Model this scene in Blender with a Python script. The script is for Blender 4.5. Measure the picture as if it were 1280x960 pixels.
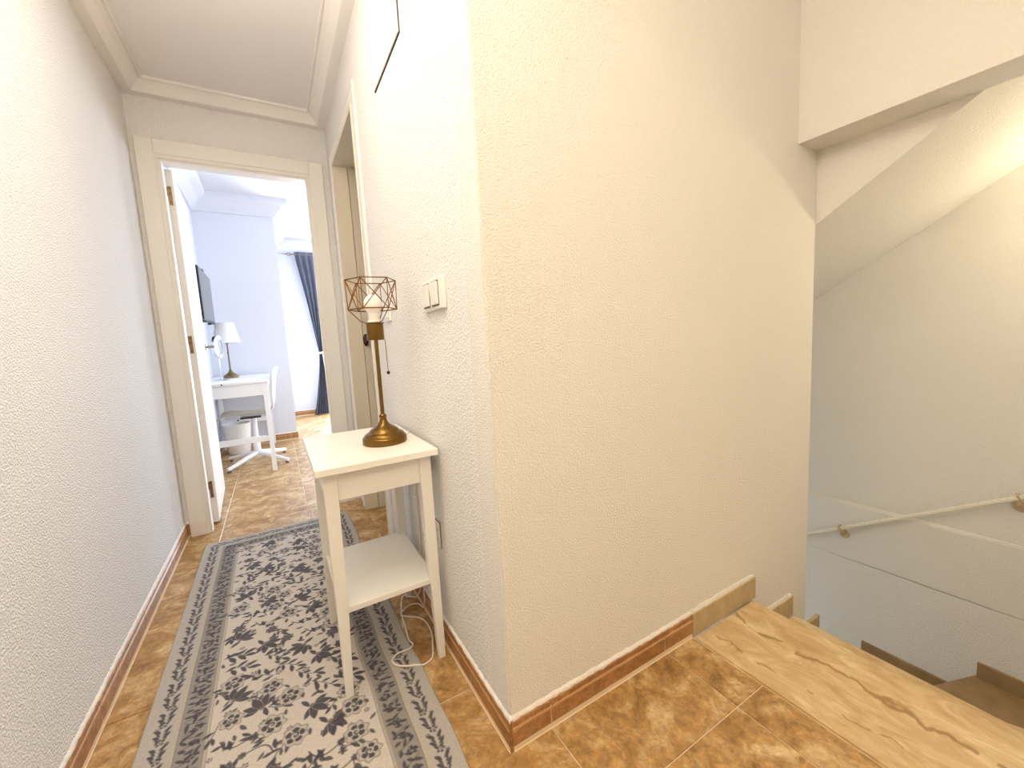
import bpy, bmesh, math, random
import numpy as np
from mathutils import Vector, Matrix
PI = math.pi
for o in list(bpy.data.objects): bpy.data.objects.remove(o)
scene = bpy.context.scene
COL = scene.collection

# ------------------------------------------------------------------ camera
YAW, PITCH, ROLL = 0.5245, -0.1091, 0.0549
CAM = Vector((-0.3992, -0.7936, 1.0008)); FPX = 509.107
def cam_axes(yaw, pitch, roll):
    cy, sy, cp, sp = math.cos(yaw), math.sin(yaw), math.cos(pitch), math.sin(pitch)
    w = Vector((sy*cp, cy*cp, sp)); r = Vector((cy, -sy, 0)); d = w.cross(r)
    c, s = math.cos(roll), math.sin(roll)
    return c*r + s*d, -s*r + c*d, w
cd = bpy.data.cameras.new('camera'); cam = bpy.data.objects.new('camera', cd); COL.objects.link(cam)
r_, d_, w_ = cam_axes(YAW, PITCH, ROLL)
cam.matrix_world = Matrix(((r_.x, -d_.x, -w_.x, CAM.x), (r_.y, -d_.y, -w_.y, CAM.y), (r_.z, -d_.z, -w_.z, CAM.z), (0, 0, 0, 1)))
cd.sensor_fit = 'HORIZONTAL'; cd.sensor_width = 36.0; cd.lens = FPX/1280*36.0; cd.clip_start = 0.02; cd.clip_end = 200
scene.camera = cam

# ------------------------------------------------------------------ world, daylight, exposure
wd = bpy.data.worlds.new('sky'); scene.world = wd; wd.use_nodes = True
bg = wd.node_tree.nodes['Background']; bg.inputs[0].default_value = (0.72, 0.84, 1.0, 1); bg.inputs[1].default_value = 3.0
vs = scene.view_settings; vs.view_transform = 'Standard'; vs.look = 'None'; vs.gamma = 1; vs.use_curve_mapping = False
vs.exposure = 0.70
def area(name, loc, rot, sx, sy, power, color):
    l = bpy.data.lights.new(name, 'AREA'); l.shape = 'RECTANGLE'; l.size = sx; l.size_y = sy; l.energy = power; l.color = color
    o = bpy.data.objects.new(name, l); COL.objects.link(o); o.location = loc; o.rotation_euler = rot; return o
P_WINDOW, P_SIDE, P_HALL, P_FILL, P_LANDING, P_STAIR, P_BELOW = 96, 18, 2.4, 3.3, 15.0, 4.4, 7.5
area('daylight_bedroom_window', (0.97, 6.268, 1.2), (PI/2, 0, PI), 1.4, 2.0, P_WINDOW, (0.76, 0.86, 1.0))
area('daylight_bedroom_side_window', (2.632, 3.4, 1.5), (0, -PI/2, PI), 1.3, 1.5, P_SIDE, (0.76, 0.86, 1.0))
area('stair_daylight_fill', (1.9, 1.95, -1.0), (-PI/2, 0, 0), 0.6, 0.8, P_BELOW, (0.75, 0.87, 1.0))  # added cool light for the lower stairwell, no window built around it
def point(name, loc, power, color, r, parent=None):
    l = bpy.data.lights.new(name, 'POINT'); l.energy = power; l.color = color; l.shadow_soft_size = r
    o = bpy.data.objects.new(name, l); COL.objects.link(o); o.location = loc
    if parent: o.parent = parent
    return o

# ------------------------------------------------------------------ materials
def srgb(r, g, b):
    f = lambda c: (c/255/12.92) if c/255 <= 0.04045 else ((c/255+0.055)/1.055)**2.4
    return (f(r), f(g), f(b), 1)
MATS = {}
def new_mat(name):
    m = bpy.data.materials.new(name); m.use_nodes = True; MATS[name] = m
    return m, m.node_tree.nodes, m.node_tree.links, m.node_tree.nodes['Principled BSDF']
def noise(n, l, scale, detail=3, rough=0.5, dist=0.0, vec=None):
    t = n.new('ShaderNodeTexNoise'); t.inputs['Scale'].default_value = scale; t.inputs['Detail'].default_value = detail
    t.inputs['Roughness'].default_value = rough; t.inputs['Distortion'].default_value = dist
    if vec is None:
        g = n.new('ShaderNodeNewGeometry'); vec = g.outputs['Position']
    l.new(vec, t.inputs['Vector']); return t.outputs[0]
def ramp(n, l, fac, stops):
    r = n.new('ShaderNodeValToRGB'); e = r.color_ramp.elements
    while len(e) < len(stops): e.new(0.5)
    for k, (p, c) in enumerate(stops): e[k].position = p; e[k].color = c
    l.new(fac, r.inputs[0]); return r.outputs[0]
def bump(n, l, b, h, strength, dist):
    x = n.new('ShaderNodeBump'); x.inputs['Strength'].default_value = strength; x.inputs['Distance'].default_value = dist
    l.new(h, x.inputs['Height']); l.new(x.outputs[0], b.inputs['Normal'])
def plain(name, col, rough=0.5, metal=0.0, bscale=None, bstr=0.1, bdist=0.001, var=0.0, vscale=8):
    m, n, l, b = new_mat(name); b.inputs['Roughness'].default_value = rough; b.inputs['Metallic'].default_value = metal
    b.inputs['Base Color'].default_value = col
    if var:
        c2 = tuple(max(0, c*(1-var)) for c in col[:3])+(1,)
        l.new(ramp(n, l, noise(n, l, vscale, 4), [(0.3, c2), (0.7, col)]), b.inputs['Base Color'])
    if bscale: bump(n, l, b, noise(n, l, bscale, 3), bstr, bdist)
    return m
def stucco(name, col, scale=125, strength=0.55, dist=0.004):
    m, n, l, b = new_mat(name); b.inputs['Roughness'].default_value = 0.75
    l.new(ramp(n, l, noise(n, l, 1.3, 2), [(0.3, tuple(c*0.97 for c in col[:3])+(1,)), (0.7, col)]), b.inputs['Base Color'])
    h = ramp(n, l, noise(n, l, scale, 2, 0.45), [(0.38, (0, 0, 0, 1)), (0.66, (1, 1, 1, 1))])
    bump(n, l, b, h, strength, dist)
    return m
stucco('wall', srgb(246, 243, 239), scale=190, strength=0.62, dist=0.004)
stucco('wall_fine', srgb(244, 240, 232), scale=230, strength=0.5, dist=0.003)
plain('smooth_wall', srgb(227, 229, 237), 0.7, bscale=180, bstr=0.12)
plain('ceiling', srgb(244, 240, 238), 0.8, bscale=150, bstr=0.2)
plain('cornice', srgb(244, 238, 232), 0.5)
plain('door_paint', srgb(242, 237, 229), 0.38)
plain('door_jamb_paint', srgb(236, 224, 202), 0.4)
plain('caulk', srgb(246, 238, 228), 0.7, bscale=90, bstr=0.6, bdist=0.004)
plain('grout', srgb(236, 212, 178), 0.8, bscale=150, bstr=0.3)
plain('white_lacquer', srgb(244, 239, 228), 0.32)
plain('white_plastic', srgb(243, 240, 232), 0.3)
plain('white_furniture', srgb(245, 245, 245), 0.35)
plain('brass', srgb(132, 100, 50), 0.3, 0.95, var=0.2, vscale=25)
plain('wire_bronze', srgb(128, 84, 40), 0.4, 0.85)
plain('dark_bronze', srgb(74, 44, 34), 0.35, 0.7)
plain('hinge_metal', srgb(138, 112, 84), 0.4, 0.85)
plain('nickel', srgb(150, 142, 132), 0.3, 0.9)
plain('chrome', srgb(215, 220, 228), 0.08, 1.0)
plain('mirror_glass', srgb(235, 240, 245), 0.02, 1.0)
plain('old_brass', srgb(128, 112, 76), 0.4, 0.8)
plain('black_plastic', srgb(18, 18, 22), 0.3)
plain('screen', srgb(24, 26, 32), 0.12)
plain('cable_grey', srgb(90, 92, 100), 0.5)
plain('cord_white', srgb(242, 232, 216), 0.45)
plain('gap_tan', srgb(120, 96, 74), 0.8)
plain('gap_dark', srgb(50, 38, 28), 0.8)
plain('curtain_cloth', srgb(108, 111, 126), 0.85, bscale=700, bstr=0.2)
plain('rope', srgb(246, 240, 222), 0.8, bscale=500, bstr=0.4)
plain('rope_bracket', srgb(206, 184, 146), 0.5)
plain('stone_skirt', srgb(204, 180, 138), 0.42, var=0.22, vscale=22, bscale=120, bstr=0.1)
plain('bulb_glass', srgb(250, 244, 232), 0.25)
m, n, l, b = new_mat('glass'); b.inputs['Transmission Weight'].default_value = 1; b.inputs['Roughness'].default_value = 0; b.inputs['IOR'].default_value = 1.02
m, n, l, b = new_mat('shade_cloth'); b.inputs['Base Color'].default_value = srgb(248, 246, 242); b.inputs['Roughness'].default_value = 0.8
m, n, l, b = new_mat('lamp_dome'); b.inputs['Base Color'].default_value = (1, 0.95, 0.88, 1); b.inputs['Emission Color'].default_value = (1, 0.88, 0.7, 1); b.inputs['Emission Strength'].default_value = 4
def tile_mat(name, dark, mid, light, scale):
    m, n, l, b = new_mat(name); b.inputs['Roughness'].default_value = 0.38
    info = n.new('ShaderNodeObjectInfo'); g = n.new('ShaderNodeNewGeometry')
    add = n.new('ShaderNodeVectorMath'); add.operation = 'MULTIPLY_ADD'
    l.new(info.outputs['Random'], add.inputs[0]); add.inputs[1].default_value = (37, 19, 11); l.new(g.outputs['Position'], add.inputs[2])
    big = noise(n, l, scale, 7, 0.62, 1.2, add.outputs[0])
    c1 = ramp(n, l, big, [(0.30, dark), (0.50, mid), (0.70, light)])
    fine = noise(n, l, scale*6, 5, 0.7, 0.6, add.outputs[0])
    mx = n.new('ShaderNodeMixRGB'); mx.blend_type = 'OVERLAY'; mx.inputs[0].default_value = 0.6
    l.new(c1, mx.inputs[1]); l.new(ramp(n, l, fine, [(0.3, (0.2, 0.2, 0.2, 1)), (0.7, (0.8, 0.8, 0.8, 1))]), mx.inputs[2])
    l.new(mx.outputs[0], b.inputs['Base Color'])
    bump(n, l, b, fine, 0.12, 0.001)
tile_mat('floor_tile', srgb(138, 98, 50), srgb(180, 140, 86), srgb(216, 188, 142), 9)
tile_mat('skirting_tile', srgb(150, 102, 58), srgb(172, 122, 74), srgb(190, 142, 94), 9)
plain('skirting_lip', srgb(214, 164, 112), 0.4)
m, n, l, b = new_mat('marble'); b.inputs['Roughness'].default_value = 0.36
g = n.new('ShaderNodeNewGeometry'); mp = n.new('ShaderNodeMapping'); mp.inputs['Rotation'].default_value = (0, 0, math.radians(-18)); mp.inputs['Scale'].default_value = (1.0, 0.42, 1.0)
l.new(g.outputs['Position'], mp.inputs['Vector'])
basec = ramp(n, l, noise(n, l, 14, 8, 0.66, 1.6, mp.outputs[0]), [(0.28, srgb(190, 152, 102)), (0.5, srgb(212, 182, 134)), (0.72, srgb(236, 214, 172))])
sepx = n.new('ShaderNodeSeparateXYZ'); l.new(g.outputs['Position'], sepx.inputs[0])
def mth(op, a, b_=None):
    x = n.new('ShaderNodeMath'); x.operation = op
    for k, q in enumerate((a, b_)):
        if q is None: continue
        if isinstance(q, (int, float)): x.inputs[k].default_value = q
        else: l.new(q, x.inputs[k])
    return x.outputs[0]
wig = mth('MULTIPLY', mth('SUBTRACT', noise(n, l, 7, 4, 0.55, 0.4), 0.5), 0.16)
def streak(x0, slope, half, lo, hi):
    d = mth('ABSOLUTE', mth('SUBTRACT', mth('ADD', sepx.outputs[0], wig), mth('ADD', mth('MULTIPLY', sepx.outputs[1], slope), x0)))
    w = mth('MULTIPLY', mth('GREATER_THAN', noise(n, l, 9, 3), lo), 1.0)
    return mth('MULTIPLY', mth('MULTIPLY', mth('SUBTRACT', 1.0, mth('MINIMUM', mth('DIVIDE', d, half), 1.0)), hi), w)
vein = mth('MINIMUM', mth('ADD', streak(0.895, 0.0, 0.010, 0.42, 1.5), streak(0.76, -0.05, 0.006, 0.52, 1.0)), 1.0)
mx = n.new('ShaderNodeMixRGB'); mx.inputs[2].default_value = srgb(150, 108, 54)
mm = n.new('ShaderNodeMath'); mm.operation = 'MULTIPLY'; mm.inputs[1].default_value = 0.75
l.new(vein, mm.inputs[0]); l.new(mm.outputs[0], mx.inputs[0]); l.new(basec, mx.inputs[1]); l.new(mx.outputs[0], b.inputs['Base Color'])
plain('shaded_stone', srgb(172, 142, 102), 0.45, var=0.25, vscale=14)  # browner stair stone, the lower flight's shade put into its colour
m, n, l, b = new_mat('rug_pile'); b.inputs['Roughness'].default_value = 0.95
at = n.new('ShaderNodeAttribute'); at.attribute_name = 'weave'; mx = n.new('ShaderNodeMixRGB'); mx.blend_type = 'MULTIPLY'; mx.inputs[0].default_value = 0.5
l.new(at.outputs['Color'], mx.inputs[1]); l.new(ramp(n, l, noise(n, l, 420, 2), [(0.3, (0.62, 0.62, 0.62, 1)), (0.7, (1.1, 1.1, 1.1, 1))]), mx.inputs[2])
l.new(mx.outputs[0], b.inputs['Base Color']); bump(n, l, b, noise(n, l, 500, 2), 0.5, 0.002)

# ------------------------------------------------------------------ mesh helpers
def link(name, me, mat=None, parent=None):
    o = bpy.data.objects.new(name, me); COL.objects.link(o)
    for q in (mat if isinstance(mat, (list, tuple)) else [mat]):
        if q: me.materials.append(MATS[q])
    if parent: o.parent = parent
    return o
def finish(name, bm, mat, parent=None, smooth=False, loc=None):
    bmesh.ops.recalc_face_normals(bm, faces=bm.faces)
    me = bpy.data.meshes.new(name); bm.to_mesh(me); bm.free()
    if smooth:
        for p in me.polygons: p.use_smooth = True
        me.set_sharp_from_angle(angle=math.radians(40))
    o = link(name, me, mat, parent)
    if loc: o.location = loc
    return o
def add_box(bm, x0, x1, y0, y1, z0, z1, bev=0.0, seg=1):
    t = bmesh.new(); vs_ = [t.verts.new(p) for p in ((x0,y0,z0),(x1,y0,z0),(x1,y1,z0),(x0,y1,z0),(x0,y0,z1),(x1,y0,z1),(x1,y1,z1),(x0,y1,z1))]
    for f in ((3,2,1,0),(4,5,6,7),(0,1,5,4),(1,2,6,5),(2,3,7,6),(3,0,4,7)): t.faces.new([vs_[i] for i in f])
    if bev: bmesh.ops.bevel(t, geom=list(t.edges), offset=bev, segments=seg, affect='EDGES', profile=0.5)
    me = bpy.data.meshes.new('t'); t.to_mesh(me); t.free(); bm.from_mesh(me); bpy.data.meshes.remove(me)
def box(name, x0, x1, y0, y1, z0, z1, mat, parent=None, bev=0.0, seg=1):
    bm = bmesh.new(); add_box(bm, x0, x1, y0, y1, z0, z1, bev, seg); return finish(name, bm, mat, parent)
def boxes(name, lst, mat, parent=None, bev=0.0):
    bm = bmesh.new()
    for q in lst: add_box(bm, *q, bev)
    return finish(name, bm, mat, parent)
def add_prism(bm, pts, axis, a0, a1):
    """closed 2D polygon extruded along an axis: axis 'x' -> pts (y,z); 'y' -> (x,z); 'z' -> (x,y)"""
    def P(p, a): return (a, p[0], p[1]) if axis == 'x' else (p[0], a, p[1]) if axis == 'y' else (p[0], p[1], a)
    A = [bm.verts.new(P(p, a0)) for p in pts]; B = [bm.verts.new(P(p, a1)) for p in pts]
    N = len(pts); bm.faces.new(A); bm.faces.new(list(reversed(B)))
    return [bm.faces.new((A[i], A[(i+1) % N], B[(i+1) % N], B[i])) for i in range(N)]
def prism(name, pts, axis, a0, a1, mat, parent=None, bev=0.0):
    bm = bmesh.new(); add_prism(bm, pts, axis, a0, a1)
    if bev: bmesh.ops.bevel(bm, geom=list(bm.edges), offset=bev, segments=2, affect='EDGES', profile=0.5)
    return finish(name, bm, mat, parent)
def add_lathe(bm, prof, seg=32, c=(0, 0, 0), mod=None):
    rings = []
    for r, z in prof:
        if r < 1e-6: rings.append([bm.verts.new((c[0], c[1], c[2]+z))])
        else:
            rings.append([bm.verts.new((c[0]+rr*math.cos(a), c[1]+rr*math.sin(a), c[2]+z)) for k in range(seg)
                          for a in [2*PI*k/seg] for rr in [r*(1+(mod(a) if mod else 0))]])
    for A, B in zip(rings, rings[1:]):
        for k in range(seg):
            k2 = (k+1) % seg
            if len(A) == 1 and len(B) == 1: continue
            if len(A) == 1: bm.faces.new((A[0], B[k], B[k2]))
            elif len(B) == 1: bm.faces.new((A[k], A[k2], B[0]))
            else: bm.faces.new((A[k], A[k2], B[k2], B[k]))
def lathe(name, prof, mat, parent=None, seg=32, c=(0, 0, 0), mod=None):
    bm = bmesh.new(); add_lathe(bm, prof, seg, c, mod); return finish(name, bm, mat, parent, True)
def smooth_path(pts, sub=6):
    pts = [Vector(p) for p in pts]; out = []
    for i in range(len(pts)-1):
        p0, p1, p2, p3 = pts[max(i-1, 0)], pts[i], pts[i+1], pts[min(i+2, len(pts)-1)]
        for k in range(sub):
            t = k/sub
            out.append(0.5*((2*p1)+(-p0+p2)*t+(2*p0-5*p1+4*p2-p3)*t*t+(-p0+3*p1-3*p2+p3)*t**3))
    return out+[pts[-1]]
def add_tube(bm, pts, r, seg=8, caps=True, rad=None):
    pts = [Vector(p) for p in pts]; rings = []
    up = Vector((0, 0, 1)); prev = None
    for i, p in enumerate(pts):
        t = (pts[min(i+1, len(pts)-1)]-pts[max(i-1, 0)]).normalized()
        if prev is None:
            a = up if abs(t.dot(up)) < 0.9 else Vector((1, 0, 0)); u = (a-t*a.dot(t)).normalized()
        else: u = (prev-t*prev.dot(t)).normalized()
        prev = u; v = t.cross(u); rr = rad(i/(len(pts)-1)) if rad else r
        rings.append([bm.verts.new(p+(u*math.cos(2*PI*k/seg)+v*math.sin(2*PI*k/seg))*rr) for k in range(seg)])
    for A, B in zip(rings, rings[1:]):
        for k in range(seg): bm.faces.new((A[k], A[(k+1) % seg], B[(k+1) % seg], B[k]))
    if caps: bm.faces.new(rings[0]); bm.faces.new(list(reversed(rings[-1])))
def tube(name, pts, r, mat, parent=None, seg=8, rad=None):
    bm = bmesh.new(); add_tube(bm, pts, r, seg, True, rad); return finish(name, bm, mat, parent, True)
def add_frustum(bm, b, t):
    """b, t = (x0,x1,y0,y1,z) bottom and top rectangles"""
    def R(q): return [bm.verts.new(p) for p in ((q[0],q[2],q[4]),(q[1],q[2],q[4]),(q[1],q[3],q[4]),(q[0],q[3],q[4]))]
    A, B = R(b), R(t); bm.faces.new(A); bm.faces.new(B)
    for k in range(4): bm.faces.new((A[k], A[(k+1) % 4], B[(k+1) % 4], B[k]))
def empty(name, loc=(0, 0, 0)):
    o = bpy.data.objects.new(name, None); COL.objects.link(o); o.location = loc; o.empty_display_size = 0.05; return o
def tag(o, label, cat, group=None, kind=None):
    o['label'] = label; o['category'] = cat
    if group: o['group'] = group
    if kind: o['kind'] = kind
    return o
def struct(o, label, cat): return tag(o, label, cat, kind='structure')

# ------------------------------------------------------------------ setting: dimensions
XL, XR, YE = -0.915, 0.008, 2.02        # corridor left wall, right wall, end wall faces
ZC = 2.375                              # ceiling
XS, XF = 1.455, 2.36                    # end of the middle wall, far stairwell wall
XM, XN = 0.689, 1.035                   # marble strip, its nosing
XG = [-1.197, -0.751, -0.305, 0.123, 0.569, 1.015, 1.461, 1.907, 2.353, 2.8]
YG = [-0.222+0.4525*k for k in range(-5, 16)]

# floor: grout bed with every tile a child
floor = boxes('floor', [(-0.93, 0.02, 0.0, 2.03, -0.12, -0.003), (-0.93, XM, -2.25, 0.0, -0.12, -0.003), (XM, 1.0, -2.25, -1.0, -0.12, -0.003),
                        (-1.0, 2.66, 2.03, 6.25, -0.12, -0.003), (0.02, 1.36, 0.1, 2.03, -0.12, -0.003)], 'grout')
struct(floor, 'mottled tan ceramic tile floor running through hall, landing and bedroom', 'floor')
REG = [(-0.907, 0.0, 0.0, 2.10), (-0.907, XM-0.002, -2.2, 0.0), (XM-0.002, 1.0, -2.2, -1.0), (-0.95, 2.6, 2.10, 4.44), (-0.25, 2.6, 4.44, 6.235), (0.0, 1.34, 1.15, 2.02)]
cache = {}
for (rx0, rx1, ry0, ry1) in REG:
    for i in range(len(XG)-1):
        for j in range(len(YG)-1):
            x0, x1 = max(rx0, XG[i]), min(rx1, XG[i+1]); y0, y1 = max(ry0, YG[j]), min(ry1, YG[j+1])
            if x1-x0 < 0.012 or y1-y0 < 0.012: continue
            if y1 > ry1-1e-6 and False: continue
            g0 = 0.0016 if x0 == XG[i] else 0.0; g1 = 0.0016 if x1 == XG[i+1] else 0.0
            h0 = 0.0016 if y0 == YG[j] else 0.0; h1 = 0.0016 if y1 == YG[j+1] else 0.0
            sx, sy = round(x1-x0-g0-g1, 4), round(y1-y0-h0-h1, 4)
            if (sx, sy) not in cache:
                bm = bmesh.new(); add_box(bm, 0, sx, 0, sy, -0.008, 0.0)
                top = [e for e in bm.edges if all(v.co.z > -0.001 for v in e.verts)]
                bmesh.ops.bevel(bm, geom=top, offset=0.0012, segments=1, affect='EDGES')
                bmesh.ops.recalc_face_normals(bm, faces=bm.faces)
                me = bpy.data.meshes.new('tile'); bm.to_mesh(me); bm.free(); me.materials.append(MATS['floor_tile']); cache[(sx, sy)] = me
            o = bpy.data.objects.new('tile', cache[(sx, sy)]); COL.objects.link(o); o.parent = floor; o.location = (x0+g0, y0+h0, 0)

# walls
struct(box('wall_left', -1.05, XL, -2.3, YE, -0.1, 2.6, 'wall'), 'long white stucco wall on the left side of the hall', 'wall')
E0, E1, EH = -0.833, -0.089, 2.052      # bedroom door opening incl. frame
struct(boxes('wall_end', [(-1.05, E0, YE, 2.13, -0.1, 2.6), (E1, 2.7, YE, 2.13, -0.1, 2.6), (E0, E1, YE, 2.13, EH, 2.6)], 'wall'),
       'narrow stucco wall around the bedroom door at the hall end', 'wall')
R0, R1 = 1.158, 1.802                   # side door opening
struct(boxes('wall_right', [(XR, 0.11, 0.10, R0, -0.1, 2.6), (XR, 0.11, R1, YE, -0.1, 2.6), (XR, 0.11, R0, R1, EH, 2.6)], 'wall'),
       'cream stucco wall on the right of the hall behind the side table', 'wall')
bm = bmesh.new(); add_box(bm, XR, XS, 0.008, 0.10, -3.2, 2.6)
vert = [e for e in bm.edges if abs(e.verts[0].co.z-e.verts[1].co.z) > 1 and min(v.co.y for v in e.verts) < 0.01]
bmesh.ops.bevel(bm, geom=vert, offset=0.004, segments=2, affect='EDGES')
struct(finish('wall_middle', bm, 'wall_fine'), 'broad beige stucco wall between the hall corner and the stairwell', 'wall')
struct(box('wall_stair_inner', 1.345, XS, 0.10, 2.02, -3.2, 2.6, 'wall_fine'), 'hidden inner side wall of the lower stair flight', 'wall')
wf = struct(box('wall_stair_far', XF, 2.5, -1.1, 2.02, -3.2, 2.7, 'wall_fine'), 'textured stairwell wall carrying the rope handrail', 'wall')
# slab edge standing slightly proud of the stairwell wall
bm = bmesh.new(); A = []
for k in range(41):
    y = -1.0+3.0*k/40; w = 0.016+0.004*math.sin(y*5)-0.009*max(0, min(1, (-0.25-y)/0.3))
    A.append([bm.verts.new(p) for p in ((XF+0.01, y, -0.024), (XF-w*0.5, y, -0.030), (XF-w, y, -0.042), (XF-w, y, -0.361), (XF+0.01, y, -0.3605))])
for a, b_ in zip(A, A[1:]):
    for q in range(4): bm.faces.new((a[q], a[q+1], b_[q+1], b_[q]))
finish('slab_edge', bm, 'wall_fine', wf)
box('lower_plaster', XF-0.014, XF+0.01, -1.0, 2.0, -3.2, -0.366, 'wall_fine', wf)
struct(box('wall_stair_right', 1.0, 2.36, -1.1, -1.0, -3.2, 2.7, 'wall_fine'), 'stairwell side wall beside the descending steps', 'wall')
struct(box('wall_stair_end', 1.455, 2.36, 2.0, 2.02, -3.2, 2.7, 'wall_fine'), 'end wall of the lower stair flight', 'wall')
struct(box('wall_landing_right', 1.0, 1.1, -2.3, -1.1, -0.1, 2.6, 'wall_fine'), 'landing wall behind the viewer on the right', 'wall')
struct(box('wall_stair_under', 0.88, 0.98, -1.1, 0.008, -3.2, -0.12, 'wall_fine'), 'hidden wall under the landing edge', 'wall')
struct(box('floor_lower', 0.88, 2.5, -1.1, 2.02, -3.3, -3.2, 'grout'), 'lower storey floor at the foot of the stairs', 'floor')
struct(box('wall_back', -0.915, 1.0, -2.3, -2.2, -0.1, 2.6, 'wall'), 'wall closing the landing behind the viewer', 'wall')
struct(box('wall_bulkhead', 1.314, 1.457, -1.0, 0.008, 1.645, 2.6, 'wall_fine'), 'plaster bulkhead hanging over the top of the stairs', 'wall')
sof = lambda y: 1.432-0.638*(y+0.079)
struct(prism('ceiling_stair', [(-1.0, sof(-1.0)), (2.0, sof(2.0)), (2.0, 2.69), (-1.0, 2.69)], 'x', 1.4572, XF, 'wall_fine'),
       'sloping underside of the upper stair flight', 'ceiling')
struct(boxes('ceiling', [(-1.05, 1.314, -2.3, 2.02, ZC, 2.6), (1.314, XS, 0.008, 2.02, ZC, 2.6)], 'ceiling'), 'flat white hall ceiling framed by a cornice', 'ceiling')
# cornice, mitred along the hall
path = [(XL, -2.2), (XL, YE), (XR, YE), (XR, 0.008), (1.314, 0.008)]
prof = [(0.0, 2.32), (0.044, 2.32), (0.049, 2.324), (0.056, 2.334), (0.070, 2.350), (0.086, 2.362), (0.092, 2.3655), (0.094, 2.362), (0.100, 2.362), (0.103, 2.366), (0.104, 2.380), (0.0, 2.380)]
def sweep(name, path, prof, mat, side=1):
    bm = bmesh.new(); rings = []
    for i, p in enumerate(path):
        p = Vector(p); ns = []
        for a, b_ in ((i-1, i), (i, i+1)):
            if 0 <= a and b_ < len(path):
                d = (Vector(path[b_])-Vector(path[a])).normalized(); ns.append(Vector((d.y, -d.x))*side)
        m_ = ns[0] if len(ns) == 1 else (ns[0]+ns[1])/(1+ns[0].dot(ns[1]))
        rings.append([bm.verts.new((p.x+m_.x*d, p.y+m_.y*d, z)) for d, z in prof])
    for A, B in zip(rings, rings[1:]):
        for k in range(len(prof)): bm.faces.new((A[k], A[(k+1) % len(prof)], B[(k+1) % len(prof)], B[k]))
    bm.faces.new(rings[0]); bm.faces.new(list(reversed(rings[-1])))
    return finish(name, bm, mat)
struct(sweep('trim_1', path, prof, 'cornice'), 'white stepped plaster cornice around the hall ceiling', 'cornice')
# bedroom shell
BX, BY1, BY2, BZ = -0.965, 4.455, 6.245, 2.62
struct(box('wall_bedroom_left', -1.05, BX, 2.13, BY1, -0.1, 2.8, 'smooth_wall'), 'white bedroom wall with the television', 'wall')
struct(box('wall_bedroom_far', -1.05, -0.25, BY1, 6.4, -0.1, 2.8, 'smooth_wall'), 'white bedroom wall block behind the desk', 'wall')
W0, W1, WZ0, WZ1 = 0.22, 1.72, 0.12, 2.28
struct(boxes('wall_bedroom_window', [(-0.25, W0, BY2, 6.4, -0.1, 2.8), (W1, 2.7, BY2, 6.4, -0.1, 2.8), (W0, W1, BY2, 6.4, -0.1, WZ0), (W0, W1, BY2, 6.4, WZ1, 2.8)], 'smooth_wall'),
       'bright white bedroom wall behind the grey curtain', 'wall')
struct(boxes('wall_bedroom_right', [(2.6, 2.7, 2.13, 2.6, -0.1, 2.8), (2.6, 2.7, 4.2, 6.245, -0.1, 2.8), (2.6, 2.7, 2.6, 4.2, -0.1, 0.8), (2.6, 2.7, 2.6, 4.2, 2.2, 2.8)], 'smooth_wall'), 'hidden right wall of the bedroom', 'wall')
struct(box('ceiling_bedroom', -1.05, 2.7, 2.13, 6.4, BZ, 2.8, 'smooth_wall'), 'white bedroom ceiling with cove cornice', 'ceiling')
bprof = [(0.0, 2.455), (0.02, 2.455), (0.024, 2.47), (0.05, 2.50), (0.085, 2.545), (0.14, 2.58), (0.145, 2.60), (0.15, 2.63), (0.0, 2.63)]
struct(sweep('trim_2', [(BX, 2.13), (BX, BY1), (-0.25, BY1), (-0.25, BY2), (2.6, BY2)], bprof, 'smooth_wall'), 'white cove cornice around the bedroom ceiling', 'cornice')
wn = struct(boxes('window_1', [(W0, W0+0.06, 6.28, 6.34, WZ0, WZ1), (W1-0.06, W1, 6.28, 6.34, WZ0, WZ1), (W0, W1, 6.28, 6.34, WZ0, WZ0+0.06), (W0, W1, 6.28, 6.34, WZ1-0.06, WZ1), (0.94, 1.0, 6.28, 6.34, WZ0, WZ1)], 'white_furniture'),
            'bright bedroom window behind the tied grey curtain', 'window')
for a, b_ in ((W0+0.06, 0.94), (1.0, W1-0.06)): box('pane', a, b_, 6.307, 6.313, WZ0+0.06, WZ1-0.06, 'glass', wn)

wn2 = struct(boxes('window_2', [(2.65, 2.69, 2.6, 2.66, 0.8, 2.2), (2.65, 2.69, 4.14, 4.2, 0.8, 2.2), (2.65, 2.69, 2.66, 4.14, 0.8, 0.86), (2.65, 2.69, 2.66, 4.14, 2.14, 2.2), (2.65, 2.69, 3.37, 3.43, 0.86, 2.14)], 'white_furniture'),
             'side window of the bedroom out of view behind the right wall', 'window')
for a, b_ in ((2.66, 3.37), (3.43, 4.14)): box('pane', 2.667, 2.673, a, b_, 0.86, 2.14, 'glass', wn2)

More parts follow.
